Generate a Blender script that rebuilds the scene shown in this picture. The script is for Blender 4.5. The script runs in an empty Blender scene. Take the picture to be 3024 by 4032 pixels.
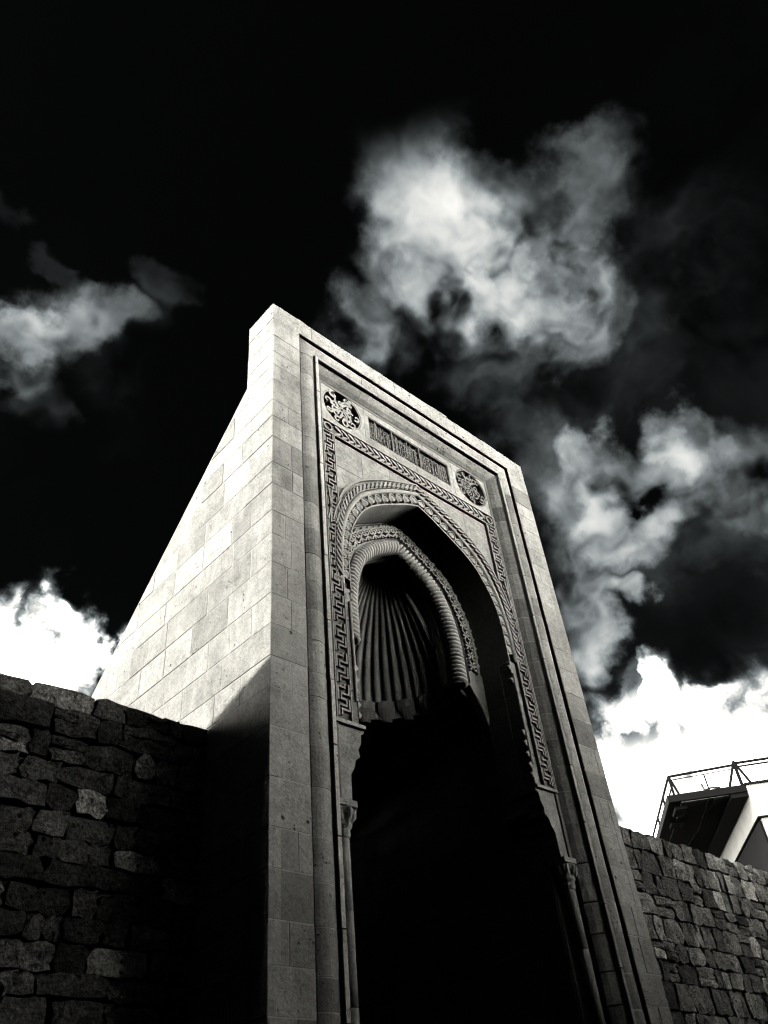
import bpy, math, random
from mathutils import Vector, Matrix

R = math.radians
sc = bpy.context.scene
COL = sc.collection
rnd = random.Random(11)

# ------------------------------------------------------------------ camera
cam_d = bpy.data.cameras.new('camera')
cam = bpy.data.objects.new('camera', cam_d)
COL.objects.link(cam)
cam_d.sensor_fit = 'VERTICAL'
cam_d.sensor_height = 36.0
cam_d.lens = 28.24
cam_d.clip_start = 0.05
cam_d.clip_end = 5000
right = Vector((0.73778, -0.66968, -0.08494))
down = Vector((0.39564, 0.53093, -0.74939))
fwd = Vector((0.54695, 0.51928, 0.65666))
rot = Matrix((right, -down, -fwd)).transposed()
cam.matrix_world = Matrix.Translation((-3.22599, -4.45455, 1.6)) @ rot.to_4x4()
sc.camera = cam

# ------------------------------------------------------------------ exposure
sc.view_settings.view_transform = 'Standard'
sc.view_settings.look = 'None'
sc.view_settings.exposure = 0.72
sc.view_settings.gamma = 1.0
sc.render.engine = 'CYCLES'
sc.cycles.use_denoising = True
sc.cycles.filter_width = 1.2
sc.cycles.max_bounces = 6
sc.cycles.diffuse_bounces = 0
sc.cycles.transparent_max_bounces = 8

# ------------------------------------------------------------------ sun
SUN_EL, SUN_SIDE = R(42.0), R(-1.0)      # from the left, just clear of the facade
to_sun = Vector((-math.cos(SUN_EL) * math.cos(SUN_SIDE), -math.cos(SUN_EL) * math.sin(SUN_SIDE), math.sin(SUN_EL)))
sun_d = bpy.data.lights.new('sun', 'SUN')
sun_d.energy = 3.15
sun_d.angle = R(0.5)
sun_d.color = (1.0, 0.985, 0.93)
sun = bpy.data.objects.new('sun', sun_d)
COL.objects.link(sun)
sun.rotation_euler = to_sun.to_track_quat('Z', 'Y').to_euler()
sun.location = (-20, 0, 30)

# ------------------------------------------------------------------ sky: black-filtered blue with broken cloud
world = bpy.data.worlds.new('World')
sc.world = world
world.use_nodes = True
WT = world.node_tree
WT.nodes.clear()


class G:
    """tiny node-graph helper"""
    def __init__(self, tree):
        self.t = tree

    def n(self, kind, **kw):
        nd = self.t.nodes.new(kind)
        for k, v in kw.items():
            setattr(nd, k, v)
        return nd

    def put(self, sock, v):
        if isinstance(v, bpy.types.NodeSocket):
            self.t.links.new(v, sock)
        elif v is not None:
            sock.default_value = v

    def m(self, op, a, b=None, c=None, clamp=False):
        nd = self.n('ShaderNodeMath', operation=op, use_clamp=clamp)
        for i, v in enumerate((a, b, c)):
            self.put(nd.inputs[i], v)
        return nd.outputs[0]

    def v(self, op, a, b=None, scale=None):
        nd = self.n('ShaderNodeVectorMath', operation=op)
        self.put(nd.inputs[0], a)
        if b is not None:
            self.put(nd.inputs[1], b)
        if scale is not None:
            self.put(nd.inputs['Scale'], scale)
        return nd.outputs['Value'] if op in ('DOT_PRODUCT', 'LENGTH') else nd.outputs['Vector']

    def mr(self, val, a, b, c=0.0, d=1.0, smooth=True):
        nd = self.n('ShaderNodeMapRange', interpolation_type='SMOOTHSTEP' if smooth else 'LINEAR', clamp=True)
        for i, x in enumerate((val, a, b, c, d)):
            self.put(nd.inputs[i], x)
        return nd.outputs[0]

    def noise(self, vec, scale, detail=6, rough=0.55, dist=0.0, col=False):
        nd = self.n('ShaderNodeTexNoise')
        self.put(nd.inputs['Vector'], vec)
        nd.inputs['Scale'].default_value = scale
        nd.inputs['Detail'].default_value = detail
        nd.inputs['Roughness'].default_value = rough
        nd.inputs['Distortion'].default_value = dist
        return nd.outputs['Color' if col else 'Fac']

    def mix(self, f, a, b, kind='MIX'):
        nd = self.n('ShaderNodeMix', data_type='RGBA', blend_type=kind)
        self.put(nd.inputs[0], f)
        self.put(nd.inputs[6], a)
        self.put(nd.inputs[7], b)
        return nd.outputs[2]


# cloud puffs as (azimuth, elevation, radius, weight), degrees in the sky
PUFFS = [
    (58.1, 58.3, 3.2, 0.75), (60.5, 55.3, 2.5, 0.85), (68.4, 51.6, 2.5, 0.75), (70.5, 54.1, 1.8, 0.5), (55.1, 62.0, 2.4, 0.5),
    (59.2, 65.1, 2.4, 0.45), (61.3, 64.6, 0.8, 0.25), (78.8, 58.5, 2.2, 0.4), (46.9, 54.7, 1.4, 0.45), (48.9, 52.8, 1.4, 0.4),
    (44.2, 53.7, 1.2, 0.2), (76.9, 50.6, 4.9, 0.08), (83.6, 48.9, 4.1, 0.06), (65.3, 60.0, 1.8, 0.45), (67.1, 56.5, 3.3, 0.35),
    (61, 50.4, 2.8, 0.25), (67.4, 41.3, 1.5, 0.6), (74.9, 39.6, 1.5, 0.6), (72.3, 38.2, 1.7, 0.8), (68.3, 36.3, 2, 0.8),
    (65.5, 37.1, 2.6, 0.5), (64, 40.9, 2.8, 0.3), (75.2, 35.5, 2.9, 0.22), (78.7, 36.0, 2.2, 0.4), (63.2, 32.4, 1.5, 0.55),
    (66.5, 31.0, 1, 0.6), (60.9, 29.5, 1.8, 0.65), (62.4, 28.7, 1.3, 0.4), (67.3, 34.8, 2.6, 0.12), (67.2, 46.5, 5.1, 0.07),
    (68.4, 32.7, 2.6, 0.08), (12.5, 51.8, 1.6, 0.3), (10.3, 50.8, 1.2, 0.375), (10.5, 48.4, 1.3, 0.375), (15, 52.7, 1.2, 0.262),
    (20, 56.2, 1.4, 0.165), (5.7, 56.7, 0.8, 0.0975), (10.3, 55.2, 0.7, 0.09), (18.1, 51.5, 2.4, 0.0975), (12.5, 46.0, 1.2, 0.188),
    (8.3, 50.9, 1.1, 0.225), (21.5, 47.0, 2, 0.03),
]
BANK = [
    (17.4, 32.0, 3.7, 1.6), (19.8, 33.6, 2.3, 1.3), (21.2, 33.0, 1.2, 0.6), (17.6, 29.8, 3.6, 1.6),
    (61.4, 20.2, 2.5, 1.6), (66.1, 22.4, 2.7, 1.5), (65.7, 25.1, 1.5, 0.8), (68.5, 24.8, 1.0, 0.7), (70.1, 21.1, 2.3, 1.5),
    (61.9, 22.5, 1.4, 0.8), (72.5, 24.0, 0.9, 0.5), (71.0, 25.9, 1.0, 0.25), (67.8, 20.1, 2.5, 1.6), (64.1, 23.7, 1.2, 0.7),
]
CLOUD_HIGH = 0.62       # radiance of the broken cloud overhead
CLOUD_LOW = 7.2        # radiance of the cloud bank round the horizon


def build_sky():
    g = G(WT)
    tc = g.n('ShaderNodeTexCoord')
    d = g.v('NORMALIZE', tc.outputs['Generated'])
    sep = g.n('ShaderNodeSeparateXYZ')
    g.put(sep.inputs[0], d)
    dz = sep.outputs['Z']
    # warped direction: breaks every outline
    w1 = g.v('SUBTRACT', g.noise(d, 7.0, 3, 0.55, 0.0, True), (0.5, 0.5, 0.5))
    w2 = g.v('SUBTRACT', g.noise(d, 22.0, 4, 0.6, 0.0, True), (0.5, 0.5, 0.5))
    dw = g.v('ADD', d, g.v('SCALE', w1, scale=0.19))
    dw = g.v('ADD', dw, g.v('SCALE', w2, scale=0.06))
    dw = g.v('NORMALIZE', dw)

    def puffs(lst, grow):
        tot = None
        for az, el, r, wgt in lst:
            c = (math.sin(R(az)) * math.cos(R(el)), math.cos(R(az)) * math.cos(R(el)), math.sin(R(el)))
            dot = g.v('DOT_PRODUCT', dw, c)
            b = g.mr(dot, math.cos(R(r * grow)), math.cos(R(r * 0.15)), 0.0, wgt)
            tot = b if tot is None else g.m('ADD', tot, b)
        return tot
    hi = puffs(PUFFS, 2.0)
    lo = puffs(BANK, 1.45)
    den = g.m('ADD', dz, 0.12)
    comb = g.n('ShaderNodeCombineXYZ')
    g.put(comb.inputs[0], g.m('DIVIDE', sep.outputs['X'], den))
    g.put(comb.inputs[1], g.m('DIVIDE', sep.outputs['Y'], den))
    pl = g.v('MULTIPLY', comb.outputs[0], (1.0, 0.36, 1.0))          # streaks drawn out along y
    fb = g.noise(g.v('ADD', pl, g.v('SCALE', w1, scale=0.5)), 4.0, 3, 0.46, 0.0)
    fb2 = g.noise(dw, 12.0, 3, 0.46, 0.0)
    tex = g.m('ADD', g.m('MULTIPLY', g.m('SUBTRACT', fb, 0.5), 3.0), g.m('MULTIPLY', g.m('SUBTRACT', fb2, 0.5), 1.4))
    # broken cloud everywhere else, the same in every direction
    gen = g.noise(pl, 1.1, 5, 0.55, 0.0)
    gen = g.m('MULTIPLY', g.mr(gen, 0.62, 0.88, 0.0, 0.40), g.mr(dz, 0.90, 0.70))
    hi = g.m('MULTIPLY', g.m('ADD', hi, gen), g.mr(dz, 0.925, 0.87))      # clear towards the zenith
    hi_v = g.m('MULTIPLY', hi, g.m('MAXIMUM', g.m('ADD', 0.72, g.m('MULTIPLY', tex, 1.25)), 0.0))
    hi_v = g.m('POWER', g.m('MAXIMUM', hi_v, 0.0), 2.0)
    hi_v = g.m('DIVIDE', g.m('MULTIPLY', hi_v, CLOUD_HIGH), g.m('ADD', 1.0, g.m('MULTIPLY', hi_v, 0.7)))
    # thin grey veil drawn out between the clouds
    veil = g.mr(g.noise(pl, 0.8, 2, 0.5), 0.40, 0.66)
    veil = g.m('MULTIPLY', veil, g.mr(dz, 0.95, 0.62))
    veil = g.m('MULTIPLY', veil, g.m('MAXIMUM', g.m('ADD', 0.5, g.m('MULTIPLY', tex, 0.9)), 0.0))
    hi_v = g.m('ADD', hi_v, g.m('MULTIPLY', veil, 0.024))
    # horizon bank: heaped cloud tops
    top_n = g.noise(comb.outputs[0], 0.7, 2, 0.5)
    top = g.m('ADD', 0.445, g.m('MULTIPLY', g.m('SUBTRACT', top_n, 0.5), 0.24))
    top = g.m('ADD', top, g.m('MULTIPLY', tex, 0.05))
    bank = g.mr(g.m('SUBTRACT', top, dz), -0.03, 0.17)
    lo_v = g.mr(g.m('MULTIPLY', lo, g.m('ADD', 0.66, g.m('MULTIPLY', tex, 0.38))), 0.02, 1.15)
    low = g.m('MAXIMUM', bank, lo_v)
    low = g.m('POWER', low, 1.7)
    lump = g.noise(dw, 19.0, 4, 0.5, 0.0)
    shade = g.m('POWER', g.mr(g.m('ADD', lump, g.m('MULTIPLY', tex, 0.12)), 0.30, 0.68, 0.08, 1.0), 2.0)
    deep = g.m('MULTIPLY', g.m('POWER', low, 2.5), g.mr(dz, 0.40, 0.27))
    shade = g.m('ADD', shade, g.m('MULTIPLY', g.m('SUBTRACT', 1.0, shade), deep))
    low = g.m('MULTIPLY', g.m('MULTIPLY', low, shade), CLOUD_LOW)
    val = g.m('ADD', hi_v, low)
    # the blue itself, seen through a deep red filter: next to black
    sky = g.n('ShaderNodeTexSky', sky_type='NISHITA', sun_disc=False)
    sky.sun_elevation = SUN_EL
    sky.sun_rotation = math.atan2(to_sun.x, to_sun.y)
    sr = g.n('ShaderNodeSeparateColor')
    g.put(sr.inputs[0], sky.outputs[0])
    blue = g.m('MULTIPLY', sr.outputs['Red'], 0.0012)
    tint = g.mix(g.mr(val, 0.0, 0.7), (0.86, 0.97, 1.0, 1), (1.0, 0.985, 0.93, 1))
    tot = g.m('MULTIPLY', g.m('ADD', val, blue), 10.0)
    colr = g.v('SCALE', tint, scale=tot)
    bg = g.n('ShaderNodeBackground')
    g.put(bg.inputs[0], colr)
    bg.inputs[1].default_value = 0.1
    out = g.n('ShaderNodeOutputWorld')
    g.t.links.new(bg.outputs[0], out.inputs[0])


build_sky()
try:
    world.cycles.sampling_method = 'MANUAL'
    world.cycles.sample_map_resolution = 1024
except Exception:
    pass


# ------------------------------------------------------------------ materials
FINE = 42.0


def stone(name, base, stain=0.35, grain=0.25, pits=0.5, bump=0.4, scale=1.0, pit_size=26.0, use_obj=True, bdist=0.012, power=1.0, streak=0.0):
    m = bpy.data.materials.new(name)
    m.use_nodes = True
    t = m.node_tree
    t.nodes.clear()
    g = G(t)
    pos = g.n('ShaderNodeNewGeometry').outputs['Position']
    big = g.noise(pos, 1.7 * scale, 5, 0.6, 0.6)
    mid = g.noise(pos, 11.0 * scale, 6, 0.62, 0.3)
    fine = g.noise(pos, FINE * scale, 4, 0.7)
    vo = g.n('ShaderNodeTexVoronoi')
    g.put(vo.inputs['Vector'], g.v('ADD', pos, g.v('SCALE', g.noise(pos, 18.0 * scale, 3, 0.6, 0, True), scale=0.06)))
    vo.inputs['Scale'].default_value = pit_size * scale
    sel = g.mr(g.noise(pos, 4.2 * scale, 3, 0.5), 0.52, 0.68)
    pit = g.m('MULTIPLY', g.mr(vo.outputs['Distance'], 0.10, 0.26, 1.0, 0.0), sel)
    f = g.m('ADD', 1.0, g.m('MULTIPLY', g.m('SUBTRACT', big, 0.5), stain * 1.6))
    f = g.m('ADD', f, g.m('MULTIPLY', g.m('SUBTRACT', mid, 0.5), stain * 1.3))
    f = g.m('ADD', f, g.m('MULTIPLY', g.m('SUBTRACT', fine, 0.5), grain * 2.0))
    if streak:                                   # rain run-off
        st = g.noise(g.v('MULTIPLY', pos, (7.0, 7.0, 0.55)), 1.0, 5, 0.6)
        f = g.m('ADD', f, g.m('MULTIPLY', g.m('SUBTRACT', st, 0.5), streak * 2.0))
    vh = g.n('ShaderNodeTexVoronoi')             # sparse deeper holes
    g.put(vh.inputs['Vector'], pos)
    vh.inputs['Scale'].default_value = 5.5
    hole = g.m('MULTIPLY', g.mr(vh.outputs['Distance'], 0.06, 0.11, 1.0, 0.0), g.mr(g.noise(pos, 0.9, 2, 0.5), 0.5, 0.56))
    pit = g.m('MAXIMUM', pit, hole)
    f = g.m('POWER', g.m('MAXIMUM', f, 0.02), power)
    f = g.m('MULTIPLY', f, g.m('SUBTRACT', 1.0, g.m('MULTIPLY', pit, pits)))
    f = g.m('MAXIMUM', f, 0.08)
    colr = g.v('SCALE', base + (1,) if False else base, scale=f)
    if use_obj:
        colr = g.v('MULTIPLY', colr, g.n('ShaderNodeObjectInfo').outputs['Color'])
    b = g.n('ShaderNodeBsdfPrincipled')
    g.put(b.inputs['Base Color'], colr)
    b.inputs['Roughness'].default_value = 0.92
    b.inputs['Specular IOR Level'].default_value = 0.15
    h = g.m('ADD', g.m('MULTIPLY', mid, 0.6), g.m('MULTIPLY', fine, 0.35))
    h = g.m('SUBTRACT', h, g.m('MULTIPLY', pit, 0.9))
    bp = g.n('ShaderNodeBump')
    bp.inputs['Strength'].default_value = bump
    bp.inputs['Distance'].default_value = bdist / scale
    g.put(bp.inputs['Height'], h)
    g.put(b.inputs['Normal'], bp.outputs[0])
    o = g.n('ShaderNodeOutputMaterial')
    t.links.new(b.outputs[0], o.inputs[0])
    return m


def plain(name, base, rough=0.6, metal=0.0, var=0.12, scale=6.0):
    m = bpy.data.materials.new(name)
    m.use_nodes = True
    t = m.node_tree
    t.nodes.clear()
    g = G(t)
    pos = g.n('ShaderNodeNewGeometry').outputs['Position']
    nz = g.noise(pos, scale, 5, 0.6)
    f = g.m('ADD', 1.0, g.m('MULTIPLY', g.m('SUBTRACT', nz, 0.5), var * 2))
    b = g.n('ShaderNodeBsdfPrincipled')
    g.put(b.inputs['Base Color'], g.v('SCALE', base, scale=f))
    b.inputs['Roughness'].default_value = rough
    b.inputs['Specular IOR Level'].default_value = 0.05
    b.inputs['Metallic'].default_value = metal
    o = g.n('ShaderNodeOutputMaterial')
    t.links.new(b.outputs[0], o.inputs[0])
    return m


T = (1.0, 0.985, 0.925)


def lime(v):
    return tuple(c * v for c in T)


M_ASH = stone('limestone_ashlar', lime(0.62), 0.75, 0.70, 0.75, 0.9, 1.0, 20.0, True, 0.018, 1.0, 0.28)
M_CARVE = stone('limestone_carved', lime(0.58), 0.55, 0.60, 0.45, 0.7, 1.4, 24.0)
M_DARKCARVE = stone('dark_carved_ground', lime(0.22), 0.5, 0.35, 0.5, 0.5, 1.8, 26.0)  # darker tone for the recessed ground behind the carving
M_MORTAR = stone('lime_mortar', lime(0.80), 0.2, 0.2, 0.1, 0.4, 1.0, 30.0, False)
M_RUBBLE = stone('rubble_stone', lime(0.42), 1.1, 1.3, 0.97, 1.0, 1.0, 17.0, True, 0.08, 1.9)
M_EARTH = stone('earth_mortar', lime(0.10), 0.5, 0.4, 0.5, 0.8, 1.5, 18.0, False)
M_WALL = stone('blocker_masonry', lime(0.16), 0.4, 0.3, 0.4, 0.5, 0.8, 12.0)
M_PAVE = stone('courtyard_paving', lime(0.05), 0.4, 0.3, 0.4, 0.5, 0.6, 12.0, False)
M_ROOF = plain('dark_roofing', (0.06, 0.06, 0.06), 0.8)
M_DARK = plain('dark_metal', (0.008, 0.008, 0.008), 0.8, 0.0)
M_PLASTER = plain('grey_plaster', lime(0.45), 0.85, 0.0, 0.15, 3.0)
M_WHITEPL = plain('white_plaster', lime(0.42), 0.85, 0.0, 0.3, 1.2)
M_SLAT = plain('pale_metal_slat', lime(0.75), 0.5)


def glassy():
    m = bpy.data.materials.new('frosted_panel')
    m.use_nodes = True
    t = m.node_tree
    t.nodes.clear()
    g = G(t)
    pos = g.n('ShaderNodeNewGeometry').outputs['Position']
    tr = g.n('ShaderNodeBsdfTransparent')
    tr.inputs[0].default_value = (0.93, 0.93, 0.91, 1)
    df = g.n('ShaderNodeBsdfTranslucent')
    df.inputs[0].default_value = (0.8, 0.8, 0.78, 1)
    mx = g.n('ShaderNodeMixShader')
    g.put(mx.inputs[0], g.mr(g.noise(pos, 5.0, 3, 0.5), 0.3, 0.7, 0.05, 0.22))
    t.links.new(tr.outputs[0], mx.inputs[1])
    t.links.new(df.outputs[0], mx.inputs[2])
    o = g.n('ShaderNodeOutputMaterial')
    t.links.new(mx.outputs[0], o.inputs[0])
    return m


M_GLASS = glassy()


# ------------------------------------------------------------------ mesh helpers
def link(name, me, mat, parent=None, tone=None):
    o = bpy.data.objects.new(name, me)
    COL.objects.link(o)
    if mat is not None and not me.materials:
        me.materials.append(mat)
    if parent is not None:
        o.parent = parent
    if tone is not None:
        o.color = (tone, tone, tone, 1)
    return o


def mesh(name, vs, fs, mat, parent=None, tone=None, smooth=False):
    me = bpy.data.meshes.new(name)
    me.from_pydata([tuple(v) for v in vs], [], fs)
    me.validate()
    if smooth:
        for p in me.polygons:
            p.use_smooth = True
    return link(name, me, mat, parent, tone)


def empty(name, loc, label, cat, group=None):
    o = bpy.data.objects.new(name, None)
    COL.objects.link(o)
    o.location = loc
    o['label'] = label
    o['category'] = cat
    if group:
        o['group'] = group
    bpy.context.view_layer.update()
    return o


class MB:
    """collects shapes into one mesh"""
    def __init__(self):
        self.v, self.f = [], []

    def add(self, vs, fs):
        k = len(self.v)
        self.v += [tuple(p) for p in vs]
        self.f += [tuple(i + k for i in f) for f in fs]

    def box(self, a, b):
        x0, y0, z0 = a
        x1, y1, z1 = b
        self.add([(x0, y0, z0), (x1, y0, z0), (x1, y1, z0), (x0, y1, z0), (x0, y0, z1), (x1, y0, z1), (x1, y1, z1), (x0, y1, z1)],
                 [(0, 3, 2, 1), (4, 5, 6, 7), (0, 1, 5, 4), (1, 2, 6, 5), (2, 3, 7, 6), (3, 0, 4, 7)])

    def build(self, name, mat, parent=None, tone=None, smooth=False):
        return mesh(name, self.v, self.f, mat, parent, tone, smooth)


def prism(poly, place, h0, h1, ch=0.0):
    """poly: 2-D outline; place(u, v, h) -> point; front at h0 (chamfered by ch), back at h1"""
    n = len(poly)
    cx = sum(p[0] for p in poly) / n
    cy = sum(p[1] for p in poly) / n
    vs = [place(u, v, h1) for u, v in poly]
    fs = []
    sgn = 1 if h1 > h0 else -1
    if ch > 0:
        vs += [place(u, v, h0 + sgn * ch) for u, v in poly]
        for u, v in poly:
            L = math.hypot(cx - u, cy - v) + 1e-6
            k = min(ch * 1.35 / L, 0.45)
            vs.append(place(u + (cx - u) * k, v + (cy - v) * k, h0))
        rings = 3
    else:
        vs += [place(u, v, h0) for u, v in poly]
        rings = 2
    for r in range(rings - 1):
        for i in range(n):
            j = (i + 1) % n
            fs.append((r * n + i, r * n + j, (r + 1) * n + j, (r + 1) * n + i))
    fs.append(tuple(range((rings - 1) * n, rings * n)))
    fs.append(tuple(reversed(range(n))))
    return vs, fs


def ribbon(pts, width, place, h0, h1, closed=False):
    """a raised strap along a 2-D polyline"""
    n = len(pts)
    L, Rr = [], []
    for i in range(n):
        if closed:
            a, b = pts[i - 1], pts[(i + 1) % n]
        else:
            a, b = pts[max(i - 1, 0)], pts[min(i + 1, n - 1)]
        dx, dy = b[0] - a[0], b[1] - a[1]
        l = math.hypot(dx, dy) + 1e-9
        k = 1.0
        if 0 < i < n - 1 or closed:
            p, q, r = pts[i - 1], pts[i], pts[(i + 1) % n]
            d1 = (q[0] - p[0], q[1] - p[1])
            d2 = (r[0] - q[0], r[1] - q[1])
            l1, l2 = math.hypot(*d1) + 1e-9, math.hypot(*d2) + 1e-9
            cs = (d1[0] * d2[0] + d1[1] * d2[1]) / (l1 * l2)
            k = 1.0 / max(0.55, math.sqrt(max(0.0, (1 + cs) / 2)))
        w = width(i / (n - 1)) if callable(width) else width
        nx, ny = -dy / l * w / 2 * k, dx / l * w / 2 * k
        L.append((pts[i][0] + nx, pts[i][1] + ny))
        Rr.append((pts[i][0] - nx, pts[i][1] - ny))
    vs, fs = [], []
    for i in range(n):
        vs += [place(*L[i], h0), place(*Rr[i], h0), place(*L[i], h1), place(*Rr[i], h1)]
    m = n if closed else n - 1
    for i in range(m):
        a, b = 4 * i, 4 * ((i + 1) % n)
        fs += [(a, a + 1, b + 1, b), (a, b, b + 2, a + 2), (a + 1, a + 3, b + 3, b + 1)]
    if not closed:
        fs += [(0, 2, 3, 1), (4 * n - 4, 4 * n - 3, 4 * n - 1, 4 * n - 2)]
    return vs, fs


def FR(u, v, h):          # facade plane: u = x, v = z, h = depth
    return (u, h, v)


def holed_plate(outer, holes, h0, h1, place):
    import bmesh
    bm = bmesh.new()
    loops = [outer] + holes
    es = []
    for lp in loops:
        vv = [bm.verts.new(place(u, v, h0)) for u, v in lp]
        for i in range(len(vv)):
            es.append(bm.edges.new((vv[i], vv[(i + 1) % len(vv)])))
    bmesh.ops.triangle_fill(bm, use_beauty=True, use_dissolve=False, edges=es)
    base = [[v.index for v in f.verts] for f in bm.faces] if False else None
    bm.verts.index_update()
    vs = [tuple(v.co) for v in bm.verts]
    fs = [tuple(v.index for v in f.verts) for f in bm.faces]
    k = len(vs)
    off = Vector(place(0, 0, h1)) - Vector(place(0, 0, h0))
    vs2 = [tuple(Vector(p) + off) for p in vs]
    side = []
    i0 = 0
    for lp in loops:
        n = len(lp)
        for i in range(n):
            a, b = i0 + i, i0 + (i + 1) % n
            side.append((a, b, b + k, a + k))
        i0 += n
    bm.free()
    return vs + vs2, fs + side


def catmull(pts, per=6):
    out = []
    n = len(pts)
    for i in range(n - 1):
        p0, p1, p2, p3 = pts[max(i - 1, 0)], pts[i], pts[i + 1], pts[min(i + 2, n - 1)]
        for k in range(per):
            t = k / per
            q = []
            for a in range(2):
                q.append(0.5 * (2 * p1[a] + (p2[a] - p0[a]) * t + (2 * p0[a] - 5 * p1[a] + 4 * p2[a] - p3[a]) * t * t
                                + (3 * p1[a] - p0[a] - 3 * p2[a] + p3[a]) * t ** 3))
            out.append(tuple(q))
    out.append(tuple(pts[-1]))
    return out


# ------------------------------------------------------------------ ground
gm = MB()
gm.add([(-600, -600, 0), (600, -600, 0), (600, 600, 0), (-600, 600, 0)], [(0, 1, 2, 3)])
ground = gm.build('ground', M_PAVE)
ground['kind'] = 'structure'

# ------------------------------------------------------------------ the gateway
W, CX = 4.48, 2.24
TOP = 9.72
gate = empty('stone_gateway', (CX, 0.0, 0.0), 'tall pale limestone gateway with a deep pointed carved niche', 'gateway')
GINV = Matrix.Translation((-CX, 0, 0))


def gp(o):
    """keep world coordinates when parenting to the gateway"""
    o.matrix_parent_inverse = GINV
    return o


def gpart(name, vs, fs, mat, tone=None, smooth=False, parent=None):
    o = mesh(name, vs, fs, mat, parent or gate, tone, smooth)
    if parent is None:
        gp(o)
    return o


# core of the masonry: two piers, the wall behind the niche, the wall above it
YK = 0.49


def roof_z(y):
    return 8.60 - 0.905 * (y - YK)


core = MB()


def extrude_x(poly, x0, x1):
    n = len(poly)
    vs = [(x0, y, z) for y, z in poly] + [(x1, y, z) for y, z in poly]
    fs = [tuple(range(n)), tuple(reversed(range(n, 2 * n)))]
    fs += [(i, i + n, (i + 1) % n + n, (i + 1) % n) for i in range(n)]
    core.add(vs, fs)


YE = 7.6
INS = 0.004
full = [(0.20, 0.0), (YE, 0.0), (YE, roof_z(YE) - .02), (YK - .01, 8.58), (YK - .01, TOP - .03), (0.20, TOP - .03)]
extrude_x(full, INS, 0.655)
extrude_x(full, W - 0.655, W - INS)
deep = [(0.37 if p[0] < .3 else p[0], p[1]) for p in full]
extrude_x(deep, 0.655, 0.86)
extrude_x(deep, W - 0.86, W - 0.655)
back = [(3.45, 0.0), (YE, 0.0), (YE, roof_z(YE) - .02), (1.80, roof_z(1.80) - .02), (1.80, 5.96), (3.45, 5.96)]
extrude_x(back, 0.86, W - 0.86)
head = [(0.37, 8.24), (0.56, 7.88), (1.80, 7.10), (1.80, roof_z(1.80) - .02), (YK - .01, 8.58), (YK - .01, TOP - .03), (0.37, TOP - .03)]
extrude_x(head, 0.86, W - 0.86)
# thin return behind the front bands
gp(core.build('masonry_core', M_MORTAR, gate))


def tone_pick(lo=0.72, hi=1.08, dark=0.12):
    t = rnd.uniform(lo, hi)
    if rnd.random() < dark:
        t *= rnd.uniform(0.62, 0.8)
    return t


# -- ashlar of the left flank (and the hidden right flank)
COURSES = [0.0, 0.32, 0.66, 0.98, 1.30, 1.62, 1.95, 2.26, 2.53, 2.80, 3.06, 3.37, 3.64, 3.99, 4.38, 4.70, 4.97, 5.27, 5.57, 5.90, 6.22, 6.49, 6.83, 7.11, 7.47, 7.77, 8.02, 8.35, 8.60, 8.83, 9.12, 9.44, TOP]


def clip_half(poly, a, b, c):
    """keep a*u + b*v <= c"""
    out = []
    n = len(poly)
    for i in range(n):
        p, q = poly[i], poly[(i + 1) % n]
        dp, dq = a * p[0] + b * p[1] - c, a * q[0] + b * q[1] - c
        if dp <= 0:
            out.append(p)
        if dp * dq < 0:
            t = dp / (dp - dq)
            out.append((p[0] + (q[0] - p[0]) * t, p[1] + (q[1] - p[1]) * t))
    return out


GAP = 0.005


def area(poly):
    return abs(sum(poly[i][0] * poly[(i + 1) % len(poly)][1] - poly[(i + 1) % len(poly)][0] * poly[i][1] for i in range(len(poly)))) / 2


def flank(xf, sgn, r):
    for ci in range(len(COURSES) - 1):
        z0, z1 = COURSES[ci], COURSES[ci + 1]
        ymax = YK if z0 >= 8.595 else YK + (8.60 - z0) / 0.905
        ymax = min(ymax, YE)
        y = 0.0
        first = True
        while y < ymax - 0.02:
            w = r.uniform(0.30, 0.74) * (1.15 if z0 < 5 else 1.0)
            if first and ci % 2:
                w *= 0.62
            first = False
            y1 = y + w
            if ymax - y1 < 0.22:
                y1 = ymax
            poly = [(y + (GAP if y > 0 else 0), z0 + GAP), (y1 - GAP, z0 + GAP), (y1 - GAP, z1 - GAP), (y + (GAP if y > 0 else 0), z1 - GAP)]
            if z1 <= 8.61:
                poly = clip_half(poly, 0.905, 1.0, 8.60 + 0.905 * YK)
            y = y1
            if len(poly) < 3 or area(poly) < 0.004:
                continue
            off = r.uniform(-0.002, 0.003)
            vs, fs = prism(poly, lambda u, v, h: (h, u, v), xf - sgn * off, xf + sgn * 0.10, 0.004)
            yield vs, fs, r.uniform(0.82, 1.10) * (r.uniform(0.76, 0.88) if r.random() < 0.13 else 1.0)


for vs, fs, t in flank(0.0, 1, random.Random(5)):
    gpart('flank_block', vs, fs, M_ASH, t)
right_flank = MB()
for vs, fs, t in flank(W, -1, random.Random(8)):
    right_flank.add(vs, fs)
o = gp(right_flank.build('flank_masonry', M_ASH, gate, 0.95))
o['kind'] = 'stuff'
# stepped-back roof slope: coping slabs
for k in range(12):
    y0 = YK + k * 0.59
    y1 = y0 + 0.585
    poly = [(y0, roof_z(y0) + .003), (y1, roof_z(y1) + .003), (y1, roof_z(y1) + .05), (y0, roof_z(y0) + .05)]
    vs, fs = prism(poly, lambda u, v, h: (h, u, v), 0.006, W - 0.006)
    gpart('roof_slab', vs, fs, M_ASH, 0.95)
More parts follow.
